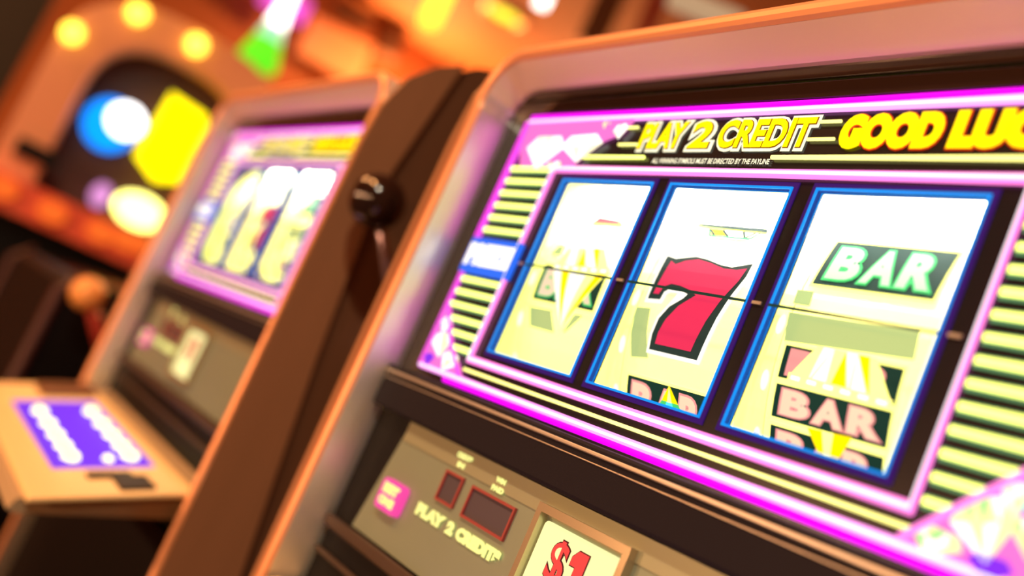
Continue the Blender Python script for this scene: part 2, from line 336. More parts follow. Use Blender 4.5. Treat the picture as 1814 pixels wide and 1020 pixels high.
def build_reels(t):
    C6 = lambda p: reel_px(1000 + p[0] / 2.217, 300 + p[1] / 2.217)
    for k, cx in enumerate(REELX):
        bm = bmesh.new(); n = 72; x0, x1 = cx - (0.085 if k == 0 else 0.0548), cx + 0.0548; rings = []
        for x, r in ((x0, 0.02), (x0, RR), (x1, RR), (x1, 0.02)):
            rings.append([bm.verts.new((x, RY + RR - r * math.cos(2 * math.pi * j / n), r * math.sin(2 * math.pi * j / n) + ZC)) for j in range(n)])
        for A, B in zip(rings, rings[1:]):
            for j in range(n): bm.faces.new((A[j], A[(j + 1) % n], B[(j + 1) % n], B[j]))
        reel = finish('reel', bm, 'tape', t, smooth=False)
        reel['label'] = ('pale lit reel showing a gem over a green bar', 'pale lit reel showing a red seven', 'pale lit reel showing a green bar and a gem')[k]
        for j in range(-4, 4):                                           # punched marks in the margin
            f = Flat(); f.poly(ellipse(cx - 0.0385, j * 0.0285 - 0.0045, 0.0022, 0.0052, 12), 'tapelight', 0.0004); f.done('perforation', reel, reel=k)
        f = Flat(); f.line([(cx - 0.0345, -0.085), (cx - 0.0345, 0.085)], 0.0006, 'ghost', 0.0003); f.done('margin_line', reel, reel=k)
        if k == 0:
            P = lambda p: reel_px(900 + p[0] / 4.25, 380 + p[1] / 4.25)
            f = Flat(); f.poly([P(q) for q in ((620, 75), (690, 20), (845, 48), (875, 90))], 'symgreen', 0.0004); f.poly([P(q) for q in ((640, 64), (695, 22), (830, 48), (850, 80))], 'symrose', 0.0006); f.done('bar_symbol', reel, reel=k)
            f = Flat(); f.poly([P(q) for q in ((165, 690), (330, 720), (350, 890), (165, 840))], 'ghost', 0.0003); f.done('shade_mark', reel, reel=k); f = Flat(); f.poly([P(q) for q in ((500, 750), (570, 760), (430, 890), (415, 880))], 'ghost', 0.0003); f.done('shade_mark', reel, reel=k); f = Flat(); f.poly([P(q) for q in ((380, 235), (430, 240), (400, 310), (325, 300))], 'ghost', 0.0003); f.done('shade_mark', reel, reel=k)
            f = Flat(); bar_box(f, -0.1540, -0.0870, -0.0180, 0.0065, 'sympale', 'symgreen', 0.0004); f.done('bar_symbol', reel, reel=k)
            f = Flat(); a = [P(q) for q in ((355, 400), (470, 265), (735, 268), (770, 440))]; reel_gem(f, a, P((410, 860)), 0.0014); f.done('gem_symbol', reel, reel=k)
        if k == 1:
            out = [(408, 343), (440, 354), (475, 350), (520, 346), (565, 357), (615, 378), (660, 388), (742, 375), (715, 425), (655, 500), (600, 585), (560, 665), (523, 750),
                   (335, 706), (348, 645), (374, 585), (415, 540), (470, 508), (487, 492), (455, 474), (420, 468), (395, 482), (378, 512), (330, 508)]
            inn = [(424, 362), (440, 376), (480, 362), (530, 357), (575, 370), (630, 393), (680, 398), (722, 393), (688, 442), (620, 515), (560, 598), (522, 668), (500, 717),
                   (360, 685), (373, 640), (402, 590), (452, 538), (520, 497), (500, 478), (460, 460), (425, 452), (395, 462), (374, 492), (353, 489)]
            o2 = [C6(q) for q in out]; i2 = [C6(q) for q in inn]
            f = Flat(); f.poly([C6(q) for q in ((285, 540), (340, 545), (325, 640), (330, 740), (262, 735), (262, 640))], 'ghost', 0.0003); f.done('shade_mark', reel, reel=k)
            f = Flat(); f.poly(offset_poly(o2, 0.0022), 'tapelight', 0.0004); f.poly(o2, 'sevenink', 0.0007); f.poly(i2, 'sevenred', 0.0010); f.done('seven_symbol', reel, reel=k)
            P = lambda p: reel_px(1160 + p[0] / 6.977, 340 + p[1] / 6.977)
            f = Flat(); f.poly([P(q) for q in ((500, 425), (600, 412), (1400, 480), (1400, 505), (560, 440))], 'ghost', 0.0004); f.poly([P(q) for q in ((545, 418), (610, 402), (1392, 470), (1392, 512))], 'sevenink', 0.0006)
            f.poly([P(q) for q in ((700, 465), (850, 478), (890, 545), (740, 535))], 'gold', 0.0003); f.poly([P(q) for q in ((470, 425), (640, 260), (665, 265), (600, 400))], 'gempale', 0.0003)
            for a in (((685, 460), (680, 545), (1180, 590), (1310, 515)), ((690, 465), (740, 540)), ((850, 478), (910, 560)), ((1105, 495), (1115, 578)), ((1115, 580), (1250, 515))):
                f.line([P(q) for q in a], 0.0013, 'symgreen' if len(a) > 2 else 'sevenink', 0.0005)
            f.done('gem_symbol', reel, reel=k)
            f = Flat(); bar_box(f, -0.0425, 0.0240, -0.074, -0.0490, 'sympale', 'sympink', 0.0004)
            P = lambda p: reel_px(1110 + p[0] / 6.375, 600 + p[1] / 6.375)
            f.poly([P(q) for q in ((500, 525), (415, 690), (600, 745))], 'gold', 0.0012); f.poly([P(q) for q in ((500, 540), (478, 712), (530, 725))], 'gempale', 0.0014)
            f.poly([P(q) for q in ((415, 690), (600, 745), (640, 830), (370, 760))], 'symgreen', 0.0012); f.poly([P(q) for q in ((470, 706), (535, 726), (550, 810), (450, 780))], 'cyan', 0.0014)
            f.done('bar_symbol', reel, reel=k)
        if k == 2:
            P = lambda p: reel_px(1340 + p[0] / 3.4, 560 + p[1] / 3.4)
            Q = lambda p: reel_px(1260 + p[0] / 1.888, 320 + p[1] / 1.888)
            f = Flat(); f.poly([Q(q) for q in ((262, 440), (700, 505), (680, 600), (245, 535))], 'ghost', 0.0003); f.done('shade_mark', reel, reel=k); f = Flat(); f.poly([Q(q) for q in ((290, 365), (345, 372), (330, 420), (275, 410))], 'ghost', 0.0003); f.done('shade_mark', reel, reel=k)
            f = Flat(); bar_box(f, 0.0668, 0.1335, 0.0190, 0.0450, 'symmint', 'symgreen', 0.0004); f.done('bar_symbol', reel, reel=k)
            f = Flat(); bar_box(f, 0.0665, 0.1330, -0.0300, -0.0140, 'sympink', 'sympink', 0.0004)
            bar_box(f, 0.0668, 0.1325, -0.0490, -0.0330, 'sympale', 'sympink', 0.0004); bar_box(f, 0.0672, 0.1320, -0.0690, -0.0530, 'sympale', 'sympink', 0.0004); f.done('bar_symbol', reel, reel=k)
            f = Flat(); reel_gem(f, [P(q) for q in ((205, 365), (385, 185), (740, 262), (830, 540))], None, 0.0016)
            f.poly([P(q) for q in ((320, 670), (590, 730), (510, 860), (390, 830))], 'gold', 0.0016); f.poly([P(q) for q in ((410, 690), (480, 705), (460, 840), (420, 835))], 'gempale', 0.0018); f.poly([P(q) for q in ((395, 832), (480, 852), (470, 880), (430, 880))], 'cyan', 0.0018)
            f.done('gem_symbol', reel, reel=k)
        # lamp above each window, inside the housing
        wx = (k - 1) * WP
        bm = bmesh.new(); add_tube(bm, [(wx - 0.04, 0.014, 0.099 + ZC), (wx + 0.04, 0.014, 0.099 + ZC)], 0.004, 8); finish('reel_lamp', bm, 'core', t, smooth=True)

def frame_mesh(x0, x1, z0, z1, w, y0, y1):
    bm = bmesh.new()
    add_box(bm, x0 - w, x0, y0, y1, z0 - w + ZC, z1 + w + ZC); add_box(bm, x1, x1 + w, y0, y1, z0 - w + ZC, z1 + w + ZC)
    add_box(bm, x0, x1, y0, y1, z0 - w + ZC, z0 + ZC); add_box(bm, x0, x1, y0, y1, z1 + ZC, z1 + w + ZC); return bm
def neon(name, t, pts, r, m, core=None, close=False, y=-0.0015):
    bm = bmesh.new(); add_tube(bm, [(a, y, b + ZC) for a, b in pts], r, 8, 0, close); o = finish(name, bm, m, t, smooth=True)
    if core:
        bm = bmesh.new(); add_tube(bm, [(a, y - r * 0.72, b + ZC) for a, b in pts], r * 0.42, 6, 0, close); finish('tube_core', bm, core, o, smooth=True)
    return o
def sign(name, t, s, rect, layers, y=-0.0008, base=0.03):
    f = Flat()
    for i, (off, m) in enumerate(layers): f.tris(fit_text(s, off, rect, base), m, 0.0006 * i)
    return f.done(name, t, y=y)

def build_machine(root_label):
    t = empty('slot_machine', (0, 0, 0), root_label, 'slot machine', group='row of reel slot machines')
    # ---- cabinet
    bm = bmesh.new(); xs = [-0.256]
    for k in range(3): xs += [(k - 1) * WP - WW / 2, (k - 1) * WP + WW / 2]
    xs.append(0.240)
    for i in range(7):
        if i % 2 == 0: add_box(bm, xs[i], xs[i + 1], 0, 0.004, -WH / 2 + ZC, WH / 2 + ZC)
    add_box(bm, -0.256, 0.240, 0, 0.004, WH / 2 + ZC, 0.114 + ZC); add_box(bm, -0.256, 0.240, 0, 0.004, -0.094 + ZC, -WH / 2 + ZC); finish('face_plate', bm, 'plate', t)
    box('header_band', 'band', t, -0.256, 0.240, -0.0012, 0.004, 0.1145, 0.1245, 0.0006); box('header_band', 'band', t, -0.256, 0.240, -0.0012, 0.004, 0.1262, 0.150, 0.0006)
    bm = bmesh.new()
    add_box(bm, -0.245, 0.228, 0.0045, 0.26, 0.105 + ZC, 0.112 + ZC); add_box(bm, -0.245, 0.228, 0.255, 0.26, -0.2 + ZC, 0.105 + ZC); add_box(bm, -0.245, 0.228, 0.0045, 0.26, -0.125 + ZC, -0.118 + ZC); finish('reel_housing', bm, 'inside', t)
    # raised bezel: silver sides, top flared and coloured for warm light, copper lip
    sweep_bezel('bezel_frame', ['silver', 'warmlit'], t, [(0, 0.004), (0.0015, -0.004), (0.0125, -0.0250), (0.0235, -0.0250), (0.0235, 0.004)], [(0, 0.004), (0.0004, -0.004), (0.0030, -0.0250), (0.0140, -0.0250), (0.0140, 0.004)])
    sweep_bezel('bezel_trim', 'copper', t, [(0.0126, -0.0252), (0.0140, -0.0278), (0.0165, -0.0292), (0.0195, -0.0292), (0.0222, -0.0278), (0.0234, -0.0252)], [(0.0031, -0.0252), (0.0045, -0.0278), (0.0070, -0.0292), (0.0100, -0.0292), (0.0127, -0.0278), (0.0139, -0.0252)])
    post = [(-0.024, -0.62), (0.076, -0.62), (0.042, -0.31), (0.020, -0.115), (0.006, 0.05), (0.030, 0.194), (0.004, 0.175), (-0.016, 0.152), (-0.0275, 0.118), (-0.0300, 0.080), (-0.0300, -0.04)]
    side = [(0.0, -0.78), (0.45, -0.78), (0.45, 0.222), (0.10, 0.222), (0.046, 0.200), (0.006, 0.166), (-0.012, 0.148), (-0.0265, 0.116), (-0.0295, 0.0), (-0.0295, -0.62), (0.0, -0.62)]
    for s in (-1, 1):
        xi = XR if s > 0 else XL
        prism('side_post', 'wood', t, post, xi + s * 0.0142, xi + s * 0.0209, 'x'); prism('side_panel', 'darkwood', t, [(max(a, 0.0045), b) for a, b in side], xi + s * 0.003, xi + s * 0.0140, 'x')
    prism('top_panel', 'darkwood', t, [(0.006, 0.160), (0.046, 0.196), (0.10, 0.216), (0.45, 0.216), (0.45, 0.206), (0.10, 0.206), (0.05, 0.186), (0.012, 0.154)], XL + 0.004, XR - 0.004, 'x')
    box('back_panel', 'black', t, XL + 0.004, XR - 0.004, 0.435, 0.448, -0.78, 0.205)
    box('base_cabinet', 'black', t, -0.245, 0.226, 0.005, 0.434, -1.15, -0.79, 0.004)
    box('belly_panel', 'black', t, -0.245, 0.226, -0.012, 0.0, -0.79, -0.31, 0.003)
    # ---- reels, windows, payline
    build_reels(t)
    for k in range(3):
        wx = (k - 1) * WP; x0, x1, z0, z1 = wx - WW / 2, wx + WW / 2, -WH / 2, WH / 2
        o = finish('window_border', frame_mesh(x0, x1, z0, z1, 0.0040, -0.0008, 0.002), 'violet', t)
        finish('window_rim', frame_mesh(x0, x1, z0, z1, 0.0012, -0.0016, 0.003), 'rim', o)
        box('payline', 'symblack', t, x0 - 0.001, x1 + 0.001, -0.0022, -0.0016, -0.0012, 0.0002)
    for x in (-0.0545, 0.0525, 0.1600, -0.1600): box('payline_dash', 'brass', t, x - 0.003, x + 0.003, -0.0012, -0.0002, -0.0010, 0.0006)
    # ---- neon artwork
    OX, OT, OB = 0.2265, 0.1075, -0.0862
    neon('neon_tube', t, [(-OX, OT), (OX, OT), (OX, OB), (-OX, OB)], 0.0019, 'pinkpale', 'core'); neon('neon_tube', t, [(-OX, OB), (-OX, OT)], 0.0021, 'hotpink')
    neon('neon_tube', t, [(-0.188, -0.0900), (OX, -0.0900)], 0.0018, 'magenta'); neon('neon_tube', t, [(-0.225, 0.1112), (OX, 0.1112)], 0.0018, 'magenta')
    neon('neon_tube', t, [(-OX - 0.0028, 0.014), (-OX - 0.0028, OT)], 0.0015, 'magenta'); neon('neon_tube', t, [(OX + 0.0028, OB), (OX + 0.0028, OT)], 0.0015, 'magenta')
    neon('neon_tube', t, [(-0.169, -0.0715), (-0.169, 0.0700), (0.1690, 0.0700), (0.1690, -0.0715)], 0.0021, 'pink', 'core', True)
    neon('light_line', t, [(-0.170, -0.0790), (0.172, -0.0790)], 0.0010, 'cream'); neon('light_line', t, [(-0.142, 0.0792), (-0.080, 0.0792)], 0.0012, 'lime'); neon('light_line', t, [(0.024, 0.0795), (0.2, 0.0795)], 0.0013, 'cream')
    for a, b, z in ((-0.112, -0.098, 0.1003), (-0.110, -0.092, 0.0882), (0.046, 0.0600, 0.0998), (0.043, 0.0600, 0.0898)): neon('light_line', t, [(a, z), (b, z)], 0.0009, 'cream')
    bm = bmesh.new(); add_box(bm, 0, 1, -0.0016, 0.0, -0.0026, 0.0026)
    me_edge = None
    for s in (-1, 1):
        for k in range(-7, 8):
            z = 0.0010 + 0.00975 * k
            if z > 0.0735 or z < -0.0735 or (s < 0 and abs(z) < 0.0135): continue
            x0 = 0.1720; x1 = 0.2240
            if s < 0 and z < -0.038: x1 = 0.2240 - (-0.038 - z) * 0.62 * 1.55
            if s > 0 and z < -0.030: x1 = 0.2240 - max(0, (-0.034 - z)) * 1.02
            if x1 - x0 < 0.006: continue
            o = box('light_bar', 'limedge', t, *sorted((s * x0, s * x1)), -0.0010, 0.0, z - 0.0028, z + 0.0027); box('bar_core', 'lime', o, *sorted((s * (x0 + 0.0004), s * (x1 - 0.0006))), -0.0018, -0.0010, z - 0.0013, z + 0.0018)
    bm.free()
    # ---- lettering
    layers = [(0.12, 'palecream'), (0.055, 'brown'), (0.035, 'yellow')]
    for s, r in (('PLAY', (-0.0905, -0.0505, 0.0848, 0.1030)), ('2', (-0.0455, -0.0275, 0.0848, 0.1030)), ('CREDIT', (-0.0225, 0.0450, 0.0848, 0.1030))): sign('lettering', t, s, r, layers, base=0.05)
    for s, r in (('GOOD', (0.0625, 0.1185, 0.0848, 0.1030)), ('LUCK', (0.1240, 0.1830, 0.0848, 0.1030))): sign('lettering', t, s, r, [(0.115, 'red'), (0.085, 'yellow')], base=0.06)
    f = Flat(); f.tris(fit_text('ALL WINNING SYMBOLS MUST BE DIRECTED BY THE PAYLINE', 0.02, (-0.0712, 0.0232, 0.0755, 0.0788), 0.02), 'palecream', 0.0004); f.done('lettering', t, y=-0.0008)
    # ---- blue badge on the left column
    o = prism('badge', 'blue', t, rrect(-0.2290, -0.1645, -0.0138, 0.0132, 0.0015), -0.0036, -0.0006)
    for i, ch in enumerate('PRIZE'):
        x = -0.2255 + i * 0.0116; f = Flat(); f.tris(fit_text(ch, 0.10, (x, x + 0.0104, -0.0072, 0.0076), 0.05), 'white', 0.0006); f.done('badge_letter', o, y=-0.0036)
    # ---- corner ornaments: pink plates with gems
    def plate(pts):
        o = prism('corner_ornament', 'ornpink', t, pts, -0.0026, -0.0006); return o
    for s in (-1,):
        o = plate([(s * a, b) for a, b in ((0.2250, 0.1065), (0.104, 0.1065), (0.112, 0.0960), (0.136, 0.0880), (0.150, 0.0722), (0.212, 0.0712), (0.2225, 0.0860))])
        gem('gem', o, s * 0.189, 0.0815, 0.046, 0.026, ['white', 'white', 'palecream', 'white', 'white'], 0, 0.0); gem('gem', o, s * 0.147, 0.0845, 0.046, 0.021, ['white', 'white', 'white', 'palecream', 'white'], 0.1, 0.0)
        gem('gem', o, s * 0.112, 0.0965, 0.014, 0.011, ['white', 'palecream', 'white'], 0.2, 0.0); gem('gem', o, s * 0.130, 0.1018, 0.008, 0.006, ['orncream', 'ornpink'], 0, 0.0); gem('gem', o, s * 0.166, 0.0710, 0.024, 0.008, ['orncream', 'white', 'ornpink'], 0, 0.0)
    o = plate([(-0.2262, -0.0870), (-0.168, -0.0862), (-0.174, -0.0800), (-0.196, -0.0660), (-0.2225, -0.0390), (-0.2262, -0.0330)])
    gem('gem', o, -0.2140, -0.0550, 0.015, 0.012, ['white', 'cyan', 'white'], 0, 0.0); gem('gem', o, -0.2080, -0.0690, 0.026, 0.018, ['white', 'orncream', 'white', 'palecream'], 0.3, 0.0)
    gem('gem', o, -0.1900, -0.0785, 0.024, 0.014, ['white', 'palecream', 'orncream', 'white'], -0.3, 0.0); gem('gem', o, -0.2165, -0.0815, 0.014, 0.010, ['ornviolet'], 0, 0.0)
    o = plate([(0.2262, -0.0870), (0.166, -0.0870), (0.1715, -0.0815), (0.2052, -0.0480), (0.2262, -0.0300)])
    gem('gem', o, 0.2000, -0.0710, 0.026, 0.024, ['orncream', 'white', 'ornlime', 'orncream', 'orncream'], 0.35, 0.0); gem('gem', o, 0.1835, -0.0815, 0.022, 0.012, ['white', 'ornlime', 'orncream'], -0.2, 0.0)
    gem('gem', o, 0.2080, -0.0570, 0.014, 0.012, ['orncream', 'white', 'cyan'], 0, 0.0); gem('gem', o, 0.2060, -0.0835, 0.018, 0.010, ['ornviolet'], 0, 0.0); gem('gem', o, 0.2170, -0.0690, 0.016, 0.014, ['ornlime', 'orncream', 'white'], 0.1, 0.0)
    neon('neon_tube', t, [(0.1700, -0.0835), (0.2055, -0.0482), (0.2255, -0.0300)], 0.0016, 'pink', None, False, -0.0035); neon('neon_tube', t, [(-0.1700, -0.0845), (-0.196, -0.0660), (-0.2225, -0.0390)], 0.0012, 'hotpink', None, False, -0.0035)
    # ---- glass over the artwork
    box('glass_pane', 'glass', t, XL + 0.0005, XR - 0.0005, -0.0062, -0.0048, -0.0925, 0.1140)
    # ---- black moulding with brass lines, lower credit panel
    box('moulding', 'strip', t, XL + 0.0005, XR - 0.0005, -0.0090, 0.004, -0.1245, -0.0935, 0.0022)
    box('brass_line', 'brass', t, XL + 0.002, XR - 0.002, -0.0102, -0.0086, -0.0995, -0.0972, 0.0006); box('brass_line', 'brass', t, XL + 0.002, XR - 0.002, -0.0096, -0.0086, -0.1036, -0.1028, 0.0003)
    box('lower_plate', 'black', t, XL + 0.0005, XR - 0.0005, 0.0012, 0.006, -0.31, -0.1250)
    p = prism('credit_panel', 'olive', t, [(-0.2040, -0.1252), (0.2040, -0.1252), (0.222, -0.2060), (-0.2215, -0.2060)], -0.0012, 0.001)
    box('panel_band', 'olivelight', p, -0.2045, 0.2045, -0.0020, -0.0012, -0.1385, -0.1252); box('panel_trim', 'darktrim', t, XL + 0.002, XR - 0.002, -0.0060, 0.001, -0.2160, -0.2075, 0.002); box('panel_trim', 'darktrim', t, XL + 0.002, XR - 0.002, -0.0030, 0.001, -0.2350, -0.2310, 0.001)
    for x0, x1, z0, z1 in ((-0.1375, -0.1165, -0.1610, -0.1420), (-0.1046, -0.0576, -0.1620, -0.1430)):
        o = finish('display', frame_mesh(x0 + 0.0012, x1 - 0.0012, z0 + 0.0012, z1 - 0.0012, 0.0016, -0.0030, -0.0012), 'redframe', t); box('screen', 'display', o, x0 + 0.001, x1 - 0.001, -0.0016, -0.0010, z0 + 0.001, z1 - 0.001)
    for s, r in (('CREDITS', (-0.1345, -0.1165, -0.1318, -0.1285)), ('IN', (-0.1300, -0.1220, -0.1372, -0.1340)), ('WIN', (-0.0860, -0.0760, -0.1345, -0.1315)), ('PAID', (-0.0870, -0.0745, -0.1398, -0.1366))):
        sign('lettering', t, s, r, [(0.09, 'label')], y=-0.0024, base=0.05)
    for s, r in (('PLAY', (-0.1520, -0.1180, -0.1752, -0.1680)), ('2', (-0.1130, -0.1055, -0.1752, -0.1680)), ('CREDITS', (-0.1010, -0.0535, -0.1752, -0.1680))): sign('lettering', t, s, r, [(0.10, 'label')], y=-0.0024, base=0.05)
    o = prism('push_button', 'button', t, rrect(-0.1985, -0.1690, -0.1850, -0.1645, 0.004), -0.0060, -0.0010)
    for s, r in (('BET', (-0.1940, -0.1735, -0.1735, -0.1675)), ('ONE', (-0.1945, -0.1740, -0.1815, -0.1760))): f = Flat(); f.tris(fit_text(s, 0.10, r, 0.05), 'label', 0.0004); f.done('button_letters', o, y=-0.0060)
    o = finish('card_holder', frame_mesh(-0.0300, 0.0390, -0.1900, -0.1372, 0.0045, -0.0070, -0.0012), 'holder', t)
    c = prism('price_card', 'card', o, rrect(-0.0275, 0.0355, -0.1900, -0.1400, 0.003), -0.0036, -0.0014)
    f = Flat()
    one = [(0.0040, -0.1502), (0.0078, -0.1462), (0.0160, -0.1462), (0.0160, -0.1715), (0.0086, -0.1715), (0.0086, -0.1545), (0.0040, -0.1545)]
    for off, m, h, d in ((0.045, 'cardink', 0.0004, 0.0006), (0.02, 'cardred', 0.0008, 0.0)): f.tris(fit_text('$', off, (-0.0125, 0.0015, -0.1705, -0.1455), 0.02), m, h); f.poly(offset_poly(one, d) if d else one, m, h)
    f.done('lettering', t, y=-0.0036)
    # ---- sloping button deck
    dk = lambda y: -0.268 + (y + 0.04) * 0.362
    prism('button_deck', 'deckedge', t, [(0.0008, dk(0.0) - 0.003), (-0.150, dk(-0.150) - 0.003), (-0.154, dk(-0.154) - 0.012), (-0.148, dk(-0.148) - 0.016), (0.0008, dk(0.0) - 0.030)], -0.245, 0.226, 'x')
    def slab(name, m, parent, x0, x1, y0, y1, h0, h1, b=0.0):
        bm = bmesh.new()
        v = [bm.verts.new((x, y, dk(y) + h + ZC)) for h in (h0, h1) for x, y in ((x0, y0), (x1, y0), (x1, y1), (x0, y1))]
        for q in ((0, 3, 2, 1), (4, 5, 6, 7), (0, 1, 5, 4), (1, 2, 6, 5), (2, 3, 7, 6), (3, 0, 4, 7)): bm.faces.new([v[i] for i in q])
        if b: bevel(bm, b)
        return finish(name, bm, m, parent)
    top = slab('deck_top', 'deck', t, -0.250, 0.242, -0.146, -0.020, -0.003, 0.002, 0.0015)
    slab('light_field', 'purple', t, -0.135, 0.156, -0.118, -0.036, 0.002, 0.003)
    slab('coin_slot', 'slot', t, 0.178, 0.192, -0.096, -0.062, 0.002, 0.005); slab('coin_slot', 'slot', t, 0.192, 0.232, -0.078, -0.052, 0.002, 0.005); slab('deck_rail', 'darkwood', t, -0.225, -0.165, -0.085, -0.030, 0.002, 0.009, 0.001)
    bm = bmesh.new(); add_lathe(bm, [(0.0080, 0.0), (0.0080, 0.003), (0.007, 0.006), (0.004, 0.008), (0, 0.0085)], 16); b0 = finish('lit_button', bm, 'led', t, smooth=True)
    first = True
    for y in (-0.101, -0.052):
        for x in (-0.065, -0.006, 0.044, 0.089, 0.128):
            b = b0 if first else b0.copy()
            if not first: COL.objects.link(b); b.parent = t
            b.location = (x, y, dk(y) + 0.003 + ZC); first = False
    b = b0.copy(); COL.objects.link(b); b.parent = t; b.location = (0.134, -0.071, dk(-0.071) + 0.003 + ZC); b.scale = (0.6, 0.6, 0.6)
    # ---- pull lever on the right side
    bm = bmesh.new(); piv = Vector((0.280, 0.085, -0.085 + ZC)); kn = Vector((0.300, -0.009, 0.031 + ZC))
    add_tube(bm, [kn, kn.lerp(piv, 0.5), piv], [0.0042, 0.005, 0.0058], 12); lv = finish('lever', bm, 'chrome', t, smooth=True)
    bm = bmesh.new(); add_lathe(bm, ball_prof(0.025, 14), 28, 0, Matrix.Translation(kn)); finish('knob', bm, 'knob', lv, smooth=True)
    bm = bmesh.new(); add_tube(bm, [(XR + 0.0141, piv.y, piv.z), (0.286, piv.y, piv.z)], [0.030, 0.024], 20); finish('pivot', bm, 'chrome', lv, smooth=False)
    return t

m1 = build_machine('large slot machine in front with three bright reel windows and a red seven')
for k in range(3):
    wx = (k - 1) * WP
    for dx in (0.0, -0.7): area('reel_light', (wx + dx, 0.013, 0.092 + ZC), (wx + dx, 0.045, 0.0 + ZC), 0.082, 0.5, (1, 1, 0.9), 'RECTANGLE', 0.006)
def copy_tree(o, parent=None):
    c = o.copy(); COL.objects.link(c); c.parent = parent
    for ch in list(o.children): copy_tree(ch, c)
    return c
m2 = copy_tree(m1); m2.location = (-0.70, 0, 0.0)
m2['label'] = 'blurred slot machine at left with a black ball lever and a lit button deck'

# ================================================================== low slant top machine beyond the second one
M['darkred'] = mat('dark_red_edge', (0.05, 0.009, 0.008), 0.5); M['amber'] = mat('amber_knob', (0.95, 0.40, 0.10), 0.3, coat=0.4); M['redrod'] = mat('red_rod', (0.50, 0.05, 0.03), 0.35, 0.3)
t = empty('slant_machine', (-1.42, 0, 0), 'low black slant top machine with an amber ball lever, behind the lit button deck', 'slot machine')
prism('cabinet', 'black', t, [(-0.060, -1.15), (0.38, -1.15), (0.38, -0.125), (0.30, -0.118), (-0.045, -0.150), (-0.066, -0.165)], -0.27, 0.27, 'x', 0.004)
prism('sloping_screen', 'band', t, [(0.29, -0.1165), (-0.030, -0.1465), (-0.030, -0.1490), (0.29, -0.1195)], -0.22, 0.22, 'x')
for s in (-1, 1): bm = bmesh.new(); add_tube(bm, [(s * 0.268, -0.066, -1.0 + ZC), (s * 0.268, -0.069, -0.17 + ZC), (s * 0.268, -0.040, -0.146 + ZC)], 0.010, 8); finish('edge_trim', bm, 'darkred', t, smooth=True)
bm = bmesh.new(); kn = Vector((0.33, -0.045, -0.161 + ZC)); pv = Vector((0.30, 0.065, -0.285 + ZC)); add_tube(bm, [kn, kn.lerp(pv, 0.5), pv], [0.008, 0.010, 0.011], 12); lv = finish('lever', bm, 'redrod', t, smooth=True)
bm = bmesh.new(); add_lathe(bm, ball_prof(0.024, 12), 24, 0, Matrix.Translation(kn)); finish('knob', bm, 'amber', lv, smooth=True)
bm = bmesh.new(); add_tube(bm, [(0.271, pv.y, pv.z), (0.306, pv.y, pv.z)], [0.032, 0.026], 18); finish('pivot', bm, 'black', lv)

# ================================================================== arched machine facing the camera
D3 = 2.4; PX = D3 / FPX
o3 = at(180, 408, D3); to = Vector((CP.x - o3.x, CP.y - o3.y, 0)).normalized(); rz = math.atan2(to.x, -to.y)
M['salmon'] = mat('salmon_frame', (0.90, 0.42, 0.24), 0.4, 0.1); M['bulb'] = glow('yellow_bulb', (1.0, 0.62, 0.06), 4.0); M['disblue'] = glow('display_blue', (0.0, 0.25, 1.0), 1.8); M['diswhite'] = glow('display_white', (1, 1, 1), 4); M['disyellow'] = glow('display_yellow', (1.0, 0.80, 0.0), 2.4)
M['dispink'] = glow('display_pink', (0.85, 0.36, 0.85), 0.9); M['disoval'] = glow('display_cream', (1.0, 0.95, 0.22), 4.5); M['redledge'] = mat('red_ledge', (0.75, 0.12, 0.06), 0.4); M['ledorange'] = glow('button_orange', (1.0, 0.16, 0.02), 0.9); M['inner'] = mat('dark_brown_inner', (0.055, 0.022, 0.016), 0.5)
a3 = empty('arched_machine', (o3.x, o3.y, 0), 'distant machine with an arched salmon frame, yellow bulbs and blue and yellow displays', 'slot machine', rz)
Z3 = o3.z - ZC
def L3(h, u): return ((h - 330) * PX, (u + 300) * PX + Z3)
def arch(hw, top, spring, n=16):
    pts = [(330 - hw, -360), (330 - hw, spring)]
    for i in range(1, n): a = math.pi * (1 - i / n); c, s = math.cos(a), math.sin(a); pts.append((330 + hw * math.copysign(abs(c) ** 0.75, c), spring + (top - spring) * abs(s) ** 0.75))
    return pts + [(330 + hw, spring), (330 + hw, -360)]
outer = arch(203, 95, -60); inner = arch(133, 32, -95)
bm = bmesh.new()
def ring(pts, y): return [bm.verts.new((L3(*p)[0], y, L3(*p)[1] + ZC)) for p in pts]
of, inf, ob, inb = ring(outer, -0.06), ring(inner, -0.05), ring(outer, 0.05), ring(inner, 0.05)
for i in range(len(outer) - 1):
    for A, B in ((of, inf), (inf, inb), (inb, ob), (ob, of)): bm.faces.new((A[i], A[i + 1], B[i + 1], B[i]))
finish('arch_frame', bm, 'salmon', a3)
prism('back_panel', 'inner', a3, [L3(*p) for p in arch(190, 85, -60)], 0.051, 0.40)
for h, u in ((146, -18), (222, 66), (330, 66), (512, -18)):
    x, z = L3(h, u); bm = bmesh.new(); add_lathe(bm, ball_prof(0.024, 10), 18, 0, Matrix.Translation((x, -0.068, z + ZC))); finish('bulb', bm, 'bulb', a3, smooth=True)
def P3(name, m, pts, y0, y1): return prism(name, m, a3, [L3(*p) for p in pts], y0, y1)
P3('display', 'disblue', ellipse(262, -122, 46, 48), 0.030, 0.050); P3('display', 'diswhite', ellipse(283, -104, 32, 30), 0.010, 0.030)
P3('display', 'disyellow', [(322, -150), (330, -20), (400, -28), (420, -70), (405, -105), (412, -160), (370, -178)], 0.020, 0.050)
P3('lamp', 'dispink', ellipse(302, -243, 17, 22), 0.020, 0.050); P3('lamp', 'disoval', ellipse(372, -240, 46, 30), 0.015, 0.050)
P3('ledge', 'redledge', [(115, -282), (540, -282), (540, -338), (115, -338)], -0.14, 0.05); P3('dark_slot', 'black', [(150, -215), (215, -215), (222, -245), (150, -245)], -0.075, -0.055)
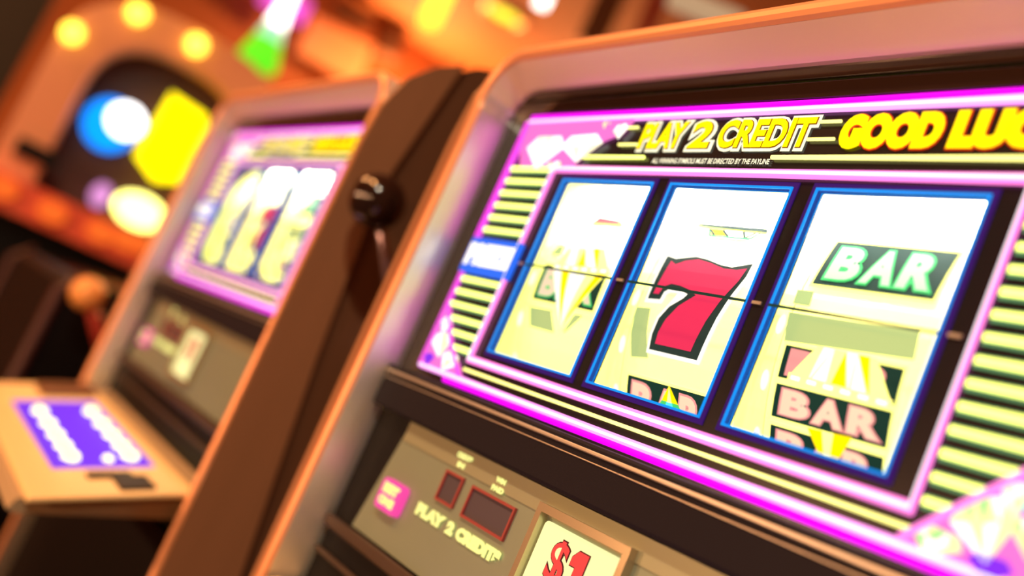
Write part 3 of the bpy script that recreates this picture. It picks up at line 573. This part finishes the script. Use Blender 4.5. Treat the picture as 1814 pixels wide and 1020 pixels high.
for h, u in ((168, -306), (250, -309), (330, -306), (372, -300), (405, -296)): P3('ledge_button', 'ledorange', ellipse(h, u, 24, 18, 14), -0.155, -0.14)
box('cabinet', 'black', a3, -0.27, 0.27, -0.06, 0.40, -1.15, L3(0, -339)[1], 0.004)

# ================================================================== lamps and things hanging in the background
M['white_lamp'] = glow('lamp_white', (1, 0.97, 0.9), 4); M['yellow_lamp'] = glow('lamp_yellow', (1.0, 0.88, 0.05), 1.8); M['cord'] = mat('black_cord', (0.02, 0.02, 0.02), 0.6); M['rimm'] = mat('lamp_rim', (0.5, 0.3, 0.15), 0.4, 0.5)
for i, (x, y, p, c) in enumerate(LAMPS):
    t = empty('downlight', (x, y, CEIL), ['round warm ceiling downlight above the front machine', 'round warm ceiling downlight at the right', 'round warm ceiling downlight above the second machine', 'small yellow ceiling downlight above the front machine\'s top left corner', 'round warm ceiling downlight over the arched machine', 'round warm ceiling downlight near the back wall'][i], 'lamp', group='ceiling downlights')
    bm = bmesh.new(); add_lathe(bm, [(0.075, 0), (0.10, 0), (0.10, -0.02), (0.085, -0.025), (0.075, -0.02), (0.075, 0)], 24); finish('rim', bm, 'rimm', t)
    bm = bmesh.new(); add_lathe(bm, [(0, -0.008), (0.074, -0.008), (0.074, -0.002), (0, -0.002)], 24); finish('diffuser', bm, 'yellow_lamp', t)

def pendant(px, depth, label, prof, mats, cat='lamp', splits=None):
    p = at(px[0], px[1], depth); t = empty('pendant_lamp', (p.x, p.y, p.z), label, cat)
    top = max(z for r, z in prof); k = 0
    for a, m in zip(splits, mats): bm = bmesh.new(); add_lathe(bm, prof[a[0]:a[1] + 1], 24); finish(a[2], bm, m, t, smooth=True)
    bm = bmesh.new(); add_tube(bm, [(0, 0, top), (0, 0, CEIL - p.z)], 0.006, 8); finish('cord', bm, 'cord', t)
    return t
M['greenshade'] = glow('green_shade', (0.16, 1.0, 0.02), 0.95); M['mintshade'] = glow('mint_shade', (0.45, 1.0, 0.62), 1.1)
pendant((452, 118), 3.0, 'green glowing cone pendant lamp with a white top', [(0.0, 0.0), (0.058, 0.004), (0.062, 0.02), (0.042, 0.09), (0.030, 0.135), (0.020, 0.20), (0.016, 0.26), (0, 0.27)], ['greenshade', 'mintshade', 'white_lamp'], splits=[(0, 3, 'shade'), (3, 4, 'shade_neck'), (4, 7, 'lamp_holder')])
pendant((757, 45), 3.6, 'yellow glowing tube pendant lamp', [(0, 0), (0.03, 0.005), (0.036, 0.03), (0.036, 0.30), (0.03, 0.32), (0, 0.325)], ['yellow_lamp', 'cord'], splits=[(0, 3, 'tube'), (3, 5, 'cap')])
M['magl'] = glow('magenta_lamp', (1.0, 0.12, 0.85), 1.0)
M['boxbrown'] = mat('brown_speaker', (0.12, 0.045, 0.015), 0.6); M['salmonboard'] = mat('salmon_board', (0.95, 0.45, 0.22), 0.6); M['redcol'] = mat('red_column', (0.35, 0.03, 0.02), 0.5); M['beige'] = glow('beige_sign', (0.75, 0.50, 0.28), 0.6)
def facing(name, px, depth, w, h, d, m, label, cat, bev=0.01):
    p = at(px[0], px[1], depth); v = Vector((CP.x - p.x, CP.y - p.y, 0)).normalized()
    bm = bmesh.new(); add_box(bm, -w / 2, w / 2, -d / 2, d / 2, -h / 2, h / 2); bevel(bm, min(bev, d / 3), 3); o = finish(name, bm, m); o.location = p; o.rotation_euler = (0, 0, math.atan2(v.x, -v.y)); return tag(o, label, cat)
facing('neon_bar', (505, 5), 4.75, 0.22, 0.11, 0.05, 'magl', 'magenta glowing light box beside the green pendant lamp', 'light')
facing('wall_board', (592, 88), 5.02, 0.33, 0.22, 0.04, 'salmonboard', 'salmon board hanging on the orange wall', 'board')
facing('speaker', (625, 28), 5.05, 0.19, 0.07, 0.12, 'boxbrown', 'small dark brown speaker above the salmon board', 'speaker')
facing('speaker', (690, 82), 5.20, 0.12, 0.14, 0.14, 'boxbrown', 'small dark brown speaker right of the salmon board', 'speaker')
facing('hanging_banner', (1166, 0), 3.55, 0.06, 0.36, 0.02, 'redcol', 'narrow red banner hanging from the ceiling', 'banner', 0.004)
facing('hanging_banner', (1080, 0), 3.65, 0.10, 0.36, 0.02, 'boxbrown', 'dark brown banner hanging from the ceiling', 'banner', 0.004)
facing('spot_lamp', (962, 0), 3.9, 0.05, 0.05, 0.05, 'white_lamp', 'small white spot lamp at the top edge', 'lamp')
facing('hanging_sign', (1250, 18), 2.2, 0.17, 0.05, 0.03, 'beige', 'beige glowing sign above the front machine', 'sign')
for x in FILL_SCONCES:  # fixtures of the added lamps, out of view
    t = empty('fill_sconce', (x, RY0, 0.95), 'added round warm wall lamp, unseen behind the viewer, ' + {-2.3: 'nearest the arched machine', -1.1: 'second from the orange wall', 0.1: 'third from the orange wall', 1.3: 'nearest the right wall'}[x], 'lamp', group='added wall lamps behind the viewer')
    bm = bmesh.new(); add_lathe(bm, [(0, 0.0), (0.10, 0.0), (0.10, 0.02), (0, 0.02)], 24, 0, Matrix.Rotation(-math.pi / 2, 4, 'X')); finish('backplate', bm, 'rimm', t)
    bm = bmesh.new(); add_lathe(bm, [(0.085, 0.02), (0.085, 0.10), (0.06, 0.135), (0, 0.145)], 24, 0, Matrix.Rotation(-math.pi / 2, 4, 'X')); finish('shade', bm, 'yellow_lamp', t, smooth=True)
for i, (x, y, z) in enumerate(ADDED_UPLIGHTS):  # fixtures made up for the added ceiling wash
    t = empty('added_uplight', (RX0, y, z), ('added bowl shaped lamp for the ceiling glow, by the dark speaker', 'added bowl shaped lamp for the ceiling glow, nearest the back wall')[i], 'lamp', group='added bowl lamps on the orange wall')
    bm = bmesh.new(); add_lathe(bm, [(0.0, -0.06), (0.06, -0.045), (0.10, 0.0), (0.095, 0.0), (0.055, -0.04), (0, -0.053)], 24, 0, Matrix.Translation((0.11, 0, 0))); finish('bowl', bm, 'rimm', t, smooth=True)
    bm = bmesh.new(); add_box(bm, 0.0, 0.03, -0.03, 0.03, -0.08, -0.01); finish('bracket', bm, 'rimm', t)
